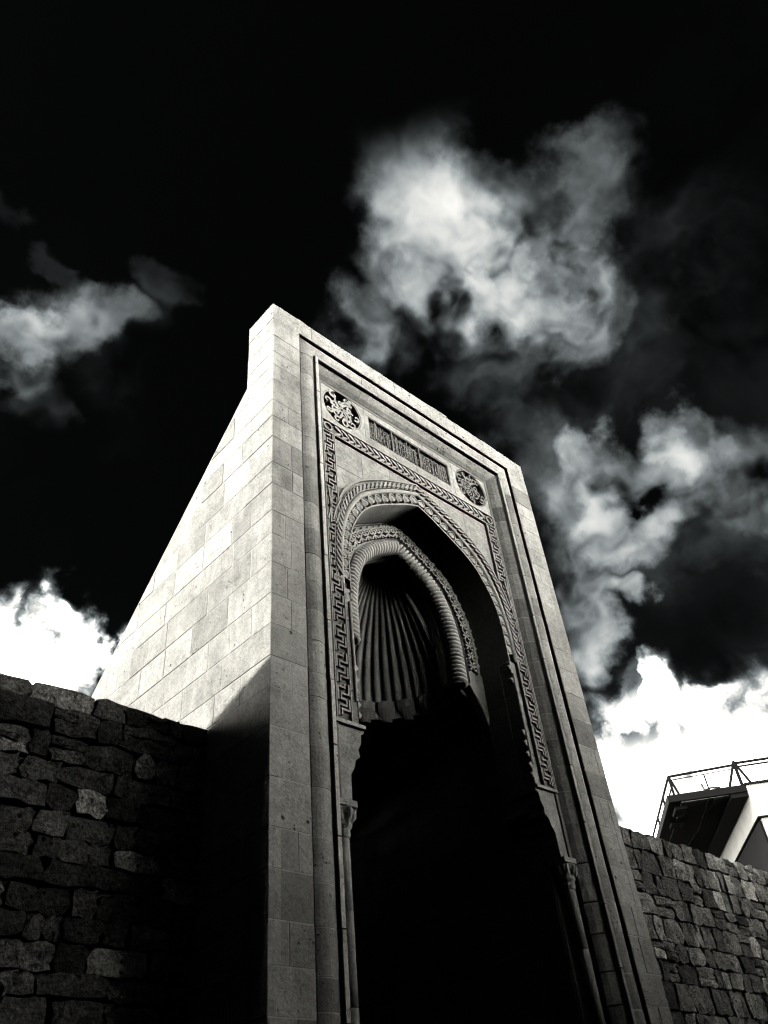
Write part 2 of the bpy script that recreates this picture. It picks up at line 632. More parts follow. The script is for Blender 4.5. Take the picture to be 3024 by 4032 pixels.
# top coping, rough edged
x = 0.0
while x < W - 0.01:
    x1 = min(W, x + rnd.uniform(0.35, 0.7))
    if W - x1 < 0.2:
        x1 = W
    a = [(x + .003, TOP + .002), (x1 - .003, TOP + .002)]
    tops = [(x1 - .003 - (x1 - x) * k / 5, TOP + rnd.uniform(0.004, 0.034)) for k in range(6)]
    vs, fs = prism(a + tops, FR, rnd.uniform(0.0, 0.02), YK - .01, 0.006)
    gpart('coping_stone', vs, fs, M_ASH, rnd.uniform(.9, 1.05))
    x = x1

# -- moulded frame bands: profile in (s = distance in from the outer edge, depth)
ZMAP = [(0.0, 9.72), (0.375, 9.465), (0.41, 9.43), (0.585, 9.255), (0.615, 9.225), (0.645, 9.195), (0.754, 9.09), (0.80, 9.045)]


def zmap(s):
    for (a, za), (b, zb) in zip(ZMAP, ZMAP[1:]):
        if s <= b + 1e-9:
            return za + (zb - za) * (s - a) / (b - a)
    return ZMAP[-1][1]


def conv(s0, s1, ye, ym, n=6):
    return [(s0 + (s1 - s0) * k / n, ye + (ym - ye) * math.sin(math.pi * k / n) ** 0.8) for k in range(n + 1)]


BAND_OUT = [(0.0, 0.004), (0.004, 0.0), (0.369, 0.0), (0.375, 0.006)]
BAND_ROLL = conv(0.405, 0.588, 0.030, 0.0)
BEAD = [(0.602, 0.10), (0.602, 0.004), (0.606, -0.003), (0.643, -0.003), (0.647, 0.004), (0.647, 0.06)]
SPLAY = [(0.649, 0.048), (0.68, 0.062), (0.72, 0.10), (0.754, 0.15)]
YB = 0.215


def sweep_leg(prof, side, z0, z1, yb=YB, dy=0.0, mitre=True, ds=0.0):
    """one block of a jamb"""
    pts = [(s + (ds if i in (0, 1) else 0), y + dy) for i, (s, y) in enumerate(prof)]
    pts = pts + [(prof[-1][0], yb), (prof[0][0], yb)]
    n = len(pts)
    vs = []
    for zz in (z0, z1):
        for s, y in pts:
            z = min(zz, zmap(s) - 0.002) if mitre else zz
            vs.append((s if side < 0 else W - s, y, z))
    fs = [(i, (i + 1) % n, (i + 1) % n + n, i + n) for i in range(n)]
    fs += [tuple(reversed(range(n))), tuple(range(n, 2 * n))]
    return vs, fs


def sweep_lintel(prof, x0, x1, yb=YB, dy=0.0):
    pts = [(s, y + dy) for s, y in prof] + [(prof[-1][0], yb), (prof[0][0], yb)]
    n = len(pts)
    vs = []
    for xx in (x0, x1):
        for s, y in pts:
            vs.append((min(max(xx, s + .001), W - s - .001), y, zmap(s)))
    fs = [(i, (i + 1) % n, (i + 1) % n + n, i + n) for i in range(n)]
    fs += [tuple(reversed(range(n))), tuple(range(n, 2 * n))]
    return vs, fs


LEGZ = [z for z in COURSES if z < 9.2]


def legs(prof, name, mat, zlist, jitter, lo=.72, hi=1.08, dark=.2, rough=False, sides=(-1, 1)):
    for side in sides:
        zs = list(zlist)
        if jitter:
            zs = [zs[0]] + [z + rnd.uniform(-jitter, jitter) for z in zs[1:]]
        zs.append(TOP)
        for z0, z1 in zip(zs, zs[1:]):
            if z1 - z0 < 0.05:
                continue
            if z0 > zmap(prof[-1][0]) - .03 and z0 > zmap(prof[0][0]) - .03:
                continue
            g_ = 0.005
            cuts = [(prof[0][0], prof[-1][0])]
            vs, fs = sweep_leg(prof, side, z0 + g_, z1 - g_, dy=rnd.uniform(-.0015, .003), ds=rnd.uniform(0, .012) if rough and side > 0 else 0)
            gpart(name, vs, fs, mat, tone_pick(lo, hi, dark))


# outer band: some courses are split by an upright joint
for side in (-1, 1):
    zs = LEGZ + [TOP]
    for z0, z1 in zip(zs, zs[1:]):
        split = rnd.random() < 0.42 and z1 < 9.1
        sp = rnd.uniform(0.13, 0.26)
        pieces = [BAND_OUT]
        if split:
            pieces = [[(0.0, .004), (.004, 0), (sp - .006, 0), (sp - .004, .003)], [(sp + .004, .003), (sp + .006, 0), (.369, 0), (.375, .006)]]
        for pf in pieces:
            vs, fs = sweep_leg(pf, side, z0 + .005, z1 - .005, dy=rnd.uniform(-.0015, .003), ds=rnd.uniform(0, .014 if side > 0 else .007) if pf[0][0] == 0 else 0)
            gpart('frame_block', vs, fs, M_ASH, tone_pick(.78, 1.08, .16))
legs(BAND_ROLL, 'roll_block', M_ASH, LEGZ[:1] + LEGZ[2::1], 0.05, .74, 1.08, .24)
legs(BEAD, 'bead_block', M_ASH, LEGZ[::2], 0.04, 1.5, 1.62, 0, sides=(-1,))  # left bead toned paler than the right, standing in for sunlight on it
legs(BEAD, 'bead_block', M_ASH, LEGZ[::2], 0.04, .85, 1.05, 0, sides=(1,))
legs(SPLAY, 'splay_block', M_ASH, [4.04] + [z for z in LEGZ if z > 4.3], 0.0, .72, 1.04, .22, sides=(-1,))
legs(SPLAY, 'splay_block', M_ASH, LEGZ, 0.0, .62, .98, .3, sides=(1,))
for prof, nm, step in ((BAND_OUT, 'lintel_block', .62), (BAND_ROLL, 'lintel_roll', .85), (BEAD, 'lintel_bead', 1.1), (SPLAY, 'lintel_splay', .8)):
    s_in = prof[0][0]
    x = s_in
    while x < W - s_in - .01:
        x1 = x + step * rnd.uniform(.75, 1.25)
        if W - s_in - x1 < .35:
            x1 = W - s_in
        vs, fs = sweep_lintel(prof, x + .002, x1 - .002, dy=rnd.uniform(-.0015, .003))
        gpart(nm, vs, fs, M_ASH, tone_pick(.92, 1.1, .05))
        x = x1
# pale mortar filling the bed joints almost flush
mo = MB()
for pf, zlo in ((BAND_OUT, 0.0), (BAND_ROLL, 0.0), (SPLAY, 4.05)):
    q = [(s_ + (.004 if i == 0 else 0), y_ + .0045) for i, (s_, y_) in enumerate(pf)]
    for side in (-1, 1):
        mo.add(*sweep_leg(q, side, zlo, TOP - .01, yb=.2))
gp(mo.build('joint_mortar', M_MORTAR, gate))
# groove bottoms (recessed fillets behind the bands), darkened to paint in the groove shade
gv = MB()
for s0, s1, y in ((0.37, 0.415, 0.15), (0.58, 0.62, 0.16), (0.75, 0.80, 0.155)):
    for side in (-1, 1):
        a, b = (s0, s1) if side < 0 else (W - s1, W - s0)
        gv.box((a, y, 4.05 if s0 > .7 else 0), (b, .21, zmap(s0)))
    gv.box((s1, y + .001, zmap(s1)), (W - s1, .209, zmap(s0)))
gp(gv.build('groove_fillet', M_CARVE, gate, .5))

# -- frieze field with medallions and inscription
FZ0, FZ1, FS = 8.43, 9.09, 0.756
MED = [(1.12, 8.775), (W - 1.12, 8.775)]
MR = 0.300


def circle(cx, cz, r, n=40):
    return [(cx + r * math.cos(2 * math.pi * k / n), cz + r * math.sin(2 * math.pi * k / n)) for k in range(n)]


IX0, IX1, IZ0, IZ1 = 1.54, W - 1.54, 8.56, 8.95
joints = [FS, 1.47, W - 1.47, W - FS]
for k in range(3):
    x0, x1 = joints[k] + .002, joints[k + 1] - .002
    holes = []
    if k == 0:
        holes = [circle(*MED[0], MR)]
    elif k == 2:
        holes = [circle(*MED[1], MR)]
    else:
        holes = [[(IX0, IZ0), (IX1, IZ0), (IX1, IZ1), (IX0, IZ1)]]
    vs, fs = holed_plate([(x0, FZ0), (x1, FZ0), (x1, FZ1), (x0, FZ1)], holes, 0.160, 0.33, FR)
    gpart('frieze_slab', vs, fs, M_ASH, (1.0, .96, 1.03)[k])

med_labels = ['carved round medallion at the near end of the frieze', 'darker carved round medallion at the far end of the frieze']


def scroll(cx, cz, r0, turns, a0, sgn, n=16):
    pts = []
    for k in range(n + 1):
        t = k / n
        a = a0 + sgn * turns * 2 * math.pi * t
        r = r0 * (1 - .82 * t)
        pts.append((cx + r * math.cos(a), cz + r * math.sin(a)))
    return pts


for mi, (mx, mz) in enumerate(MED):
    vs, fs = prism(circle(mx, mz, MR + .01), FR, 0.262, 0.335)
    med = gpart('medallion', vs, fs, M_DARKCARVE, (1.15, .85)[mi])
    med['label'] = med_labels[mi]
    r2 = random.Random(30 + mi)
    tn = (1.05, .55)[mi]
    w_ = (0.032, 0.024)[mi]
    BK = .268
    vs, fs = ribbon(circle(mx, mz, MR - .012), .016, FR, .164, BK, True)
    mesh('medallion_ring', vs, fs, M_CARVE, med, tn)
    vs, fs = ribbon(circle(mx, mz, .034, 10), .03, FR, .168, BK, True)
    mesh('medallion_hub', vs, fs, M_CARVE, med, tn * .7)
    for k in range(9):
        a = 2 * math.pi * k / 9 + r2.uniform(-.22, .22)
        for q, (rr, tr, sg) in enumerate(((.222, .72, 1), (.12, .8, -1))):
            ang = a + q * .5 + r2.uniform(-.15, .15)
            px, pz = mx + rr * math.cos(ang), mz + rr * math.sin(ang)
            vs, fs = ribbon(scroll(px, pz, r2.uniform(.052, .072) - q * .006, tr * 1.25, ang + math.pi * r2.random() * 2, sg if r2.random() < .7 else -sg), lambda t, w=w_: w * (1 - .4 * t), FR, .160 + .006 * q + r2.uniform(0, .006), BK)
            mesh('carved_scroll', vs, fs, M_CARVE, med, tn * r2.uniform(.85, 1.1))
        ang = a + .25
        wv = r2.uniform(.15, .32)
        pts = [(mx + rr * math.cos(ang + wv * math.sin(rr * 24)), mz + rr * math.sin(ang + wv * math.sin(rr * 24))) for rr in [.045 + .034 * i for i in range(7 if k % 2 else 5)]]
        vs, fs = ribbon(pts, w_ * .75, FR, .166, BK)
        mesh('carved_stem', vs, fs, M_CARVE, med, tn * r2.uniform(.85, 1.1))

# inscription: three lines' worth of tall interlaced script in three panels
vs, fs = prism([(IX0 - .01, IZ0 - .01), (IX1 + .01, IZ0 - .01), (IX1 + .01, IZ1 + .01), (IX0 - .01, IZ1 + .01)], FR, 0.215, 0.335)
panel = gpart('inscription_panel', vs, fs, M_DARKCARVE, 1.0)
panel['label'] = 'dark weathered inscription panel of tall carved script in the frieze'
r3 = random.Random(77)


def letter(pts, w):
    vs, fs = ribbon(pts, w, FR, .172 + r3.uniform(0, .008), .22)
    mesh('carved_letter', vs, fs, M_CARVE, panel, r3.uniform(.5, .8))


seg = [(IX0 + .012, 1.925), (1.945, 2.40), (2.42, IX1 - .012)]
for k, (a, b) in enumerate(seg):
    vs, fs = ribbon([(a - .008, IZ0 + .010), (b + .006, IZ0 + .010), (b + .006, IZ1 - .010), (a - .008, IZ1 - .010)], .010, FR, .166, .22, True)
    mesh('panel_border', vs, fs, M_CARVE, panel, .7)
    x = a + .014
    while x < b - .02:                                   # tall uprights rising through both lines
        zb = IZ0 + .05 + r3.uniform(-.012, .03)
        h = r3.uniform(.20, .30)
        lean = r3.uniform(-.006, .008)
        letter([(x + lean, zb + h), (x + lean * .5, zb + h * .5), (x, zb + .012), (x + r3.uniform(.008, .02), zb - .004)], r3.uniform(.008, .011))
        x += r3.choice((.020, .024, .032, .045))
    for line in (0, 1, 2):                               # joined bowls and tails of three interlaced lines
        x = a + .01 + .012 * line
        while x < b - .05:
            zb = IZ0 + .05 + line * .105 + r3.uniform(-.015, .02)
            r = r3.uniform(.016, .03)
            q0 = r3.uniform(.7, 1.0)
            letter([(x + r + r * math.cos(q), zb + r * math.sin(q) + .012) for q in [math.pi * (q0 + .19 * i) for i in range(7)]], .009)
            if r3.random() < .5:
                letter([(x + r, zb + .03), (x + 2.2 * r, zb + .045), (x + 3.6 * r, zb + .026)], .008)
            if r3.random() < .4:
                letter([(x + r, zb + .058), (x + r + .012, zb + .064)], .011)
            x += 2 * r + r3.uniform(.006, .03)

# -- key-pattern frame round the arch panel
KS0, KS1 = 0.790, 0.965
KZ1, KZ0 = 8.42, 8.225           # its head
KB = 4.72                        # foot of the legs
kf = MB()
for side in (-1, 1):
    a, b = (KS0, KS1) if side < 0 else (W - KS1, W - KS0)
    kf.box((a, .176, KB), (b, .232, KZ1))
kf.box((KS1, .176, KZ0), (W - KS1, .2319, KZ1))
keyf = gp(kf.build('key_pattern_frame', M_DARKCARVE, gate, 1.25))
keyf['label'] = 'frame of raised key pattern round the arch'
# flat fillet outside it (between splay and key frame)
for side in (-1, 1):
    zs = [z for z in LEGZ if z < 8.3][::2]
    zs = [z for z in zs if z > KB - .4] + [FZ0 - .004]
    zs[0] = KB
    for z0, z1 in zip(zs, zs[1:]):
        a, b = (.758, KS0 - .014) if side < 0 else (W - KS0 + .014, W - .758)
        vs, fs = prism([(a, z0 + .003), (b, z0 + .003), (b, z1 - .003), (a, z1 - .003)], FR, .150, .22, .003)
        gpart('fillet_block', vs, fs, M_ASH, tone_pick(.7, 1.0, .2))


def key_mesh(nm, pts_list, w):
    mb = MB()
    for pts in pts_list:
        mb.add(*ribbon(pts, w, FR, .150, .178))
    me = bpy.data.meshes.new(nm)
    me.from_pydata(mb.v, [], mb.f)
    me.materials.append(M_CARVE)
    return me


KW = KS1 - KS0
# meander unit, 0.30 long, across the band
kme = key_mesh('key_unit', [
    [(.028, 0.0), (.028, .10), (.115, .10), (.115, .155), (.06, .155), (.06, .205), (KW - .028, .205), (KW - .028, .30)],
    [(.062, .012), (.062, .062), (KW - .028, .062), (KW - .028, .165)],
    [(.028, .145), (.028, .262), (.105, .262), (.105, .295)],
], .0175)
for side in (-1, 1):
    n = int((KZ0 - KB - .05) / .30)
    st = (KZ0 - KB - .04) / n
    for k in range(n):
        o = link('key_ornament', kme, None, keyf, rnd.uniform(.75, 1.0))
        o.matrix_world = Matrix.Translation((KS0 if side < 0 else W - KS0, 0, KB + .03 + k * st)) @ Matrix.Diagonal((1 if side < 0 else -1, 1, st / .30, 1))
    for s_ in (KS0 + .006, KS1 - .006):
        a = s_ if side < 0 else W - s_
        vs, fs = ribbon([(a, KB), (a, KZ0 if s_ > .9 else KZ1)], .012, FR, .148, .18)
        mesh('key_border', vs, fs, M_CARVE, keyf, .95)
for z_ in (KZ0 + .006, KZ1 - .006):
    vs, fs = ribbon([(KS0 + .01, z_), (W - KS0 - .01, z_)], .013, FR, .1475, .18)
    mesh('key_border', vs, fs, M_CARVE, keyf, 1.05)
# plait of the head: slanting leaves in pairs
pl = MB()
for sg in (-1, 1):
    pl.add(*ribbon([(-.055, sg * .062), (-.01, sg * .045), (.03, sg * .012), (.062, -sg * .03)], lambda t: .012 + .024 * math.sin(math.pi * min(1, t + .1)), FR, .150 if sg > 0 else .156, .178))
pl_me = bpy.data.meshes.new('plait_unit')
pl_me.from_pydata(pl.v, [], pl.f)
pl_me.materials.append(M_CARVE)
n = 26
for k in range(n):
    o = link('plait_leaf', pl_me, None, keyf, rnd.uniform(.85, 1.1))
    xx = KS1 + .02 + (W - 2 * KS1 - .04) * (k + .5) / n
    o.matrix_world = Matrix.Translation((xx, 0, (KZ0 + KZ1) / 2))
for xx in (KS0 + KW / 2, W - KS0 - KW / 2):
    vs, fs = ribbon(circle(xx, (KZ0 + KZ1) / 2, .055, 12), .02, FR, .150, .178, True)
    mesh('corner_rosette', vs, fs, M_CARVE, keyf, .9)

# -- arch curves: (offset from the axis, height), apex first
OUTC = catmull([(0, 8.20), (.3, 8.075), (.57, 7.96), (.866, 7.79), (1.06, 7.62), (1.22, 7.40), (1.31, 7.12), (1.355, 6.80), (1.37, 6.45), (1.37, 6.16)])
ROLLC = catmull([(0, 8.06), (.3, 7.94), (.6, 7.785), (.88, 7.58), (1.02, 7.42), (1.16, 7.16), (1.235, 6.92), (1.28, 6.64), (1.295, 6.4), (1.295, 6.16)])
EDGEC = catmull([(0, 7.85), (.176, 7.78), (.34, 7.69), (.66, 7.51), (.855, 7.35), (.96, 7.21), (1.085, 6.96), (1.147, 6.72), (1.165, 6.5), (1.165, 6.16)])
ROPEO = catmull([(0, 7.585), (.2, 7.49), (.44, 7.34), (.58, 7.21), (.70, 7.05), (.80, 6.78), (.85, 6.5), (.86, 6.3), (.86, 6.1), (.86, 5.95)])
ROPEC = catmull([(0, 7.515), (.19, 7.42), (.40, 7.285), (.53, 7.16), (.64, 7.01), (.735, 6.76), (.785, 6.48), (.795, 6.3), (.795, 6.1), (.795, 5.95)])
INC = catmull([(0, 7.43), (.18, 7.345), (.36, 7.225), (.47, 7.115), (.57, 6.97), (.66, 6.74), (.71, 6.46), (.72, 6.28), (.72, 6.1), (.72, 5.95)])


def whole(c):
    return [(CX - u, v) for u, v in reversed(c)] + [(CX + u, v) for u, v in c[1:]]


def strip(c0, y0, c1, y1, mb):
    """surface between two arch curves at two depths"""
    a, b = whole(c0), whole(c1)
    n = len(a)
    vs = [(u, y0, v) for u, v in a] + [(u, y1, v) for u, v in b]
    mb.add(vs, [(i, i + 1, n + i + 1, n + i) for i in range(n - 1)])


def lerpc(a, b, t):
    return [(p[0] + (q[0] - p[0]) * t, p[1] + (q[1] - p[1]) * t) for p, q in zip(a, b)]


def tube(path, rad, mb, seg=8, squash=1.0):
    """round moulding along a curve in the facade plane; path = [(x, y, z)]"""
    n = len(path)
    vs, fs = [], []
    for i, p in enumerate(path):
        a, b = Vector(path[max(i - 1, 0)]), Vector(path[min(i + 1, n - 1)])
        d = (b - a).normalized()
        nrm = Vector((0, 1, 0)).cross(d).normalized()
        for k in range(seg):
            q = 2 * math.pi * k / seg
            vs.append(Vector(p) + nrm * rad * math.cos(q) + Vector((0, 1, 0)) * rad * squash * math.sin(q))
    for i in range(n - 1):
        for k in range(seg):
            fs.append((i * seg + k, i * seg + (k + 1) % seg, (i + 1) * seg + (k + 1) % seg, (i + 1) * seg + k))
    mb.add(vs, fs)


# spandrel blocks: courses above the outer arch curve
def zout(off):
    for (a, za), (b, zb) in zip(OUTC, OUTC[1:]):
        if a <= off <= b and b > a:
            return za + (zb - za) * (off - a) / (b - a)
    return OUTC[-1][1]


SP = [6.16, 6.52, 6.86, 7.15, 7.48, 7.80, KZ0 - .004]
half = CX - KS1 - .004
for side in (-1, 1):
    for ci in range(len(SP) - 1):
        z0, z1 = SP[ci], SP[ci + 1]
        cuts = [0.0] if ci == len(SP) - 2 else []
        offs = [0.0, .42, .86, half] if ci >= 4 else [0.0, .72 + .12 * (ci % 2), half]
        for o0, o1 in zip(offs, offs[1:]):
            pts_lo = []
            N = 10
            for k in range(N + 1):
                of = o0 + (o1 - o0) * k / N
                pts_lo.append((of, max(z0, zout(of) - .01)))
            if max(z1 - p[1] for p in pts_lo) < .03:
                continue
            keep = [(u, v) for u, v in pts_lo if v < z1 - .004]
            if len(keep) < 2:
                continue
            poly = [(keep[0][0] + .002, keep[0][1] + .002)] + keep[1:-1] + [(keep[-1][0] - .002, keep[-1][1] + .002), (keep[-1][0] - .002, z1 - .002), (keep[0][0] + .002, z1 - .002)]
            poly = [(CX + side * u, v) for u, v in poly]
            vs, fs = prism(poly, FR, .180 + rnd.uniform(0, .003), .235)
            gpart('spandrel_block', vs, fs, M_ASH, tone_pick(.85, 1.08, .22))

# archivolt: outer fillet, leaf band, roll, palmette band
av = MB()
c1 = lerpc(OUTC, ROLLC, .16)
c2 = lerpc(OUTC, ROLLC, .30)
c3 = lerpc(OUTC, ROLLC, .86)
strip(OUTC, .232, OUTC, .150, av)
strip(OUTC, .150, c1, .150, av)
strip(c1, .150, c1, .185, av)
strip(c1, .185, c2, .185, av)
strip(c2, .185, c2, .155, av)
strip(c2, .155, c3, .165, av)
strip(c3, .165, c3, .20, av)
strip(c3, .20, ROLLC, .20, av)
arch = gp(av.build('arch_leaf_band', M_CARVE, gate, .92))
arch['label'] = 'outer arch band carved with slanting leaves'
rl = MB()
tube([(u, .178, v) for u, v in whole(lerpc(ROLLC, EDGEC, .10))], .030, rl, 8)
gp(rl.build('arch_roll', M_CARVE, gate, 1.12, True))
pb = MB()
e1 = lerpc(ROLLC, EDGEC, .22)
e2 = lerpc(ROLLC, EDGEC, .90)
strip(e1, .225, e2, .225, pb)
strip(e1, .16, e1, .225, pb)
strip(e2, .225, e2, .172, pb)
strip(e2, .172, EDGEC, .172, pb)
strip(EDGEC, .172, EDGEC, .56, pb)
palm = gp(pb.build('arch_palmette_band', M_CARVE, gate, 1.0))
palm['label'] = 'inner band of the outer arch with palmettes and a dark soffit'


def petals(nm, n, r, spread, w, h0, h1, mat):
    mb = MB()
    for k in range(n):
        a = math.pi / 2 + (k - (n - 1) / 2) * spread
        rr = r * (1 - .22 * abs(k - (n - 1) / 2) / max(1, (n - 1) / 2))
        tip = (rr * math.cos(a), -r * .45 + rr * 1.25 * math.sin(a))
        ctl = (rr * .55 * math.cos(a), -r * .45 + rr * .75 * math.sin(a))
        mb.add(*ribbon([(0, -r * .5), ctl, tip], lambda t, w=w: w * (.45 + 1.1 * math.sin(math.pi * min(.9, t * .8 + .1))), FR, h0 + .002 * k, h1))
    me = bpy.data.meshes.new(nm)
    me.from_pydata(mb.v, [], mb.f)
    me.materials.append(mat)
    return me


def scrolls_mesh(nm, r, w, h0, h1):
    mb = MB()
    for sg in (-1, 1):
        pts = [(sg * (.1 * r + .55 * r * (1 - .8 * t) * math.cos(1.6 * math.pi * 2 * t * .8 + .4) + .3 * r), .15 * r + .6 * r * (1 - .8 * t) * math.sin(1.6 * math.pi * 2 * t * .8 + .4)) for t in [i / 12 for i in range(13)]]
        mb.add(*ribbon(pts, w, FR, h0, h1))
    mb.add(*ribbon([(0, -r), (.15 * r, -.4 * r), (-.1 * r, .2 * r), (0, r)], w * 1.2, FR, h0 + .003, h1))
    mb.add(*ribbon([(-.7 * r, -.9 * r), (-.25 * r, -.55 * r), (.25 * r, -.55 * r), (.7 * r, -.9 * r)], w, FR, h0 + .001, h1))
    me = bpy.data.meshes.new(nm)
    me.from_pydata(mb.v, [], mb.f)
    me.materials.append(M_CARVE)
    return me


def along(curve, count, start=0.02, end=0.98):
    """evenly spaced frames along a whole arch curve: point and outward angle"""
    p = whole(curve)
    d = [0]
    for a, b in zip(p, p[1:]):
        d.append(d[-1] + math.hypot(b[0] - a[0], b[1] - a[1]))
    out = []
    for k in range(count):
        s = d[-1] * (start + (end - start) * (k + .5) / count)
        i = max(j for j in range(len(d) - 1) if d[j] <= s)
        t = (s - d[i]) / (d[i + 1] - d[i])
        x_, z_ = p[i][0] + (p[i + 1][0] - p[i][0]) * t, p[i][1] + (p[i + 1][1] - p[i][1]) * t
        ang = math.atan2(p[i + 1][1] - p[i][1], p[i + 1][0] - p[i][0])
        out.append((x_, z_, ang))
    return out


def strew(name, me, curve, count, parent, y=0.0, lo=.8, hi=1.05, alt=False, sc_=1.0):
    for k, (x_, z_, a) in enumerate(along(curve, count)):
        o = link(name, me, None, parent, rnd.uniform(lo, hi))
        s = -1 if (alt and k % 2) else 1
        o.matrix_world = Matrix.Translation((x_, y, z_)) @ Matrix.Rotation(-a, 4, 'Y') @ Matrix.Diagonal((s * sc_, 1, s * sc_ if alt else sc_, 1))


leaf_me = bpy.data.meshes.new('slant_leaf')
lm = MB()
lm.add(*ribbon([(-.05, -.032), (-.015, -.018), (.02, .008), (.048, .034)], lambda t: .010 + .022 * math.sin(math.pi * t), FR, .136, .17))
lm.add(*ribbon([(-.02, .034), (.0, .02), (.03, .026)], .010, FR, .142, .17))
leaf_me.from_pydata(lm.v, [], lm.f)
leaf_me.materials.append(M_CARVE)
strew('slanting_leaf', leaf_me, lerpc(c2, c3, .5), 62, arch, 0.0, .75, 1.1)
palm_me = petals('palmette', 5, .066, .52, .026, .172, .228, M_CARVE)
strew('palmette', palm_me, lerpc(e1, e2, .52), 34, palm, 0.0, .85, 1.1)
div_me = bpy.data.meshes.new('palmette_arc')
dm = MB()
dm.add(*ribbon([(.07 * math.cos(q), -.062 + .125 * math.sin(q)) for q in [math.pi * i / 8 for i in range(9)]], .012, FR, .168, .228))
div_me.from_pydata(dm.v, [], dm.f)
div_me.materials.append(M_CARVE)
strew('palmette_arc', div_me, lerpc(e1, e2, .52), 34, palm, 0.0, .9, 1.15)

# inner arch: carved plate, rope moulding, plain mouldings
ia = MB()
i1 = lerpc(EDGEC, ROPEO, .10)
i2 = lerpc(EDGEC, ROPEO, .93)
strip(EDGEC, .575, i1, .545, ia)
strip(i1, .545, i1, .585, ia)
strip(i1, .585, i2, .585, ia)
strip(i2, .585, i2, .548, ia)
strip(i2, .548, ROPEO, .60, ia)
strip(ROPEO, .60, ROPEC, .66, ia)
inner = gp(ia.build('inner_arch', M_CARVE, gate, 1.0))
inner['label'] = 'inner arch plate carved with dense scrollwork'
scr_me = scrolls_mesh('scroll_unit', .085, .019, .545, .59)
strew('scroll_ornament', scr_me, lerpc(i1, i2, .5), 30, inner, 0.0, .85, 1.1)
scr2 = petals('small_palmette', 3, .045, .7, .018, .548, .59, M_CARVE)
strew('small_palmette', scr2, lerpc(i1, i2, .22), 36, inner, 0.0, .85, 1.1)
rp = MB()
tube([(u, .645, v) for u, v in whole(ROPEC)], .074, rp, 10)
rope = gp(rp.build('rope_moulding', M_CARVE, gate, 1.0, True))
rope['label'] = 'thick twisted rope moulding round the niche'
tw = MB()
NS, NRr = 10, 5
tv, tf = [], []
for i in range(NRr + 1):
    ph = math.pi * i / NRr
    for k in range(NS):
        q = 2 * math.pi * k / NS
        tv.append((.034 * math.cos(ph) + .030 * math.cos(q) * math.sin(ph) * 1.0, .098 * math.sin(ph) * math.sin(q), .098 * math.sin(ph) * math.cos(q)))
for i in range(NRr):
    for k in range(NS):
        tf.append((i * NS + k, i * NS + (k + 1) % NS, (i + 1) * NS + (k + 1) % NS, (i + 1) * NS + k))
tme = bpy.data.meshes.new('rope_twist')
tme.from_pydata(tv, [], tf)
tme.validate()
for p in tme.polygons:
    p.use_smooth = True
tme.materials.append(M_CARVE)
for k, (x_, z_, a) in enumerate(along(ROPEC, 74, .0, 1.0)):
    o = link('rope_twist', tme, None, rope, rnd.uniform(1.1, 1.35))
    o.matrix_world = Matrix.Translation((x_, .625, z_)) @ Matrix.Rotation(-a, 4, 'Y')
nm = MB()
n1 = lerpc(ROPEC, INC, .75)
strip(ROPEC, .70, n1, .70, nm)
strip(n1, .70, n1, .735, nm)
strip(n1, .735, INC, .735, nm)
strip(INC, .735, INC, .84, nm)
gp(nm.build('niche_moulding', M_CARVE, gate, .9))

# -- fluted shell of the niche
HX, HY, HZ = CX, 0.90, 7.52
NR = 0.86


def meridian(t):
    r = .085 + (NR - .085) * math.sin(t * math.pi / 2) ** .9
    z = HZ - .03 - 1.40 * t
    return r, z


NF = 23
SEGS = 14
sh = MB()                                      # shell surface behind the flutes
vs, fs = [], []
PH = 36
for i in range(SEGS + 1):
    r, z = meridian(i / SEGS)
    for k in range(PH + 1):
        ph = math.pi * (k / PH - .5) * 1.08
        vs.append((HX + (r + .02) * math.sin(ph), HY + (r + .02) * math.cos(ph), z))
for i in range(SEGS):
    for k in range(PH):
        a = i * (PH + 1) + k
        fs.append((a, a + 1, a + PH + 2, a + PH + 1))
gpart('shell_vault', vs, fs, M_CARVE, .8, True)
for k in range(NF):
    ph = math.pi * ((k + .5) / NF - .5) * 1.04
    dph = math.pi * 1.04 / NF
    vs, fs = [], []
    K = 6
    for i in range(SEGS + 1):
        t = i / SEGS
        r, z = meridian(t)
        w = r * dph * .5 * .82
        bulge = min(.088, w * 1.35)
        for q in range(K + 1):
            u = q / K * 2 - 1
            hgt = bulge * math.sqrt(max(0, 1 - u * u))
            an = ph + dph * .5 * .82 * u
            rr = r + .022 - hgt
            vs.append((HX + rr * math.sin(an), HY + rr * math.cos(an), z - hgt * .35))
    for i in range(SEGS):
        for q in range(K):
            a = i * (K + 1) + q
            fs.append((a, a + 1, a + K + 2, a + K + 1))
    gpart('shell_flute', vs, fs, M_CARVE, rnd.uniform(.72, 1.08), True)
# boss at the crown of the shell
bs = MB()
bv, bf = prism(circle(0, 0, .115, 10), lambda u, v, h: (HX + u, HY - .02 + v * .8, HZ + h), -.045, .05, .03)
bs.add(bv, bf)
gp(bs.build('shell_boss', M_CARVE, gate, .9))
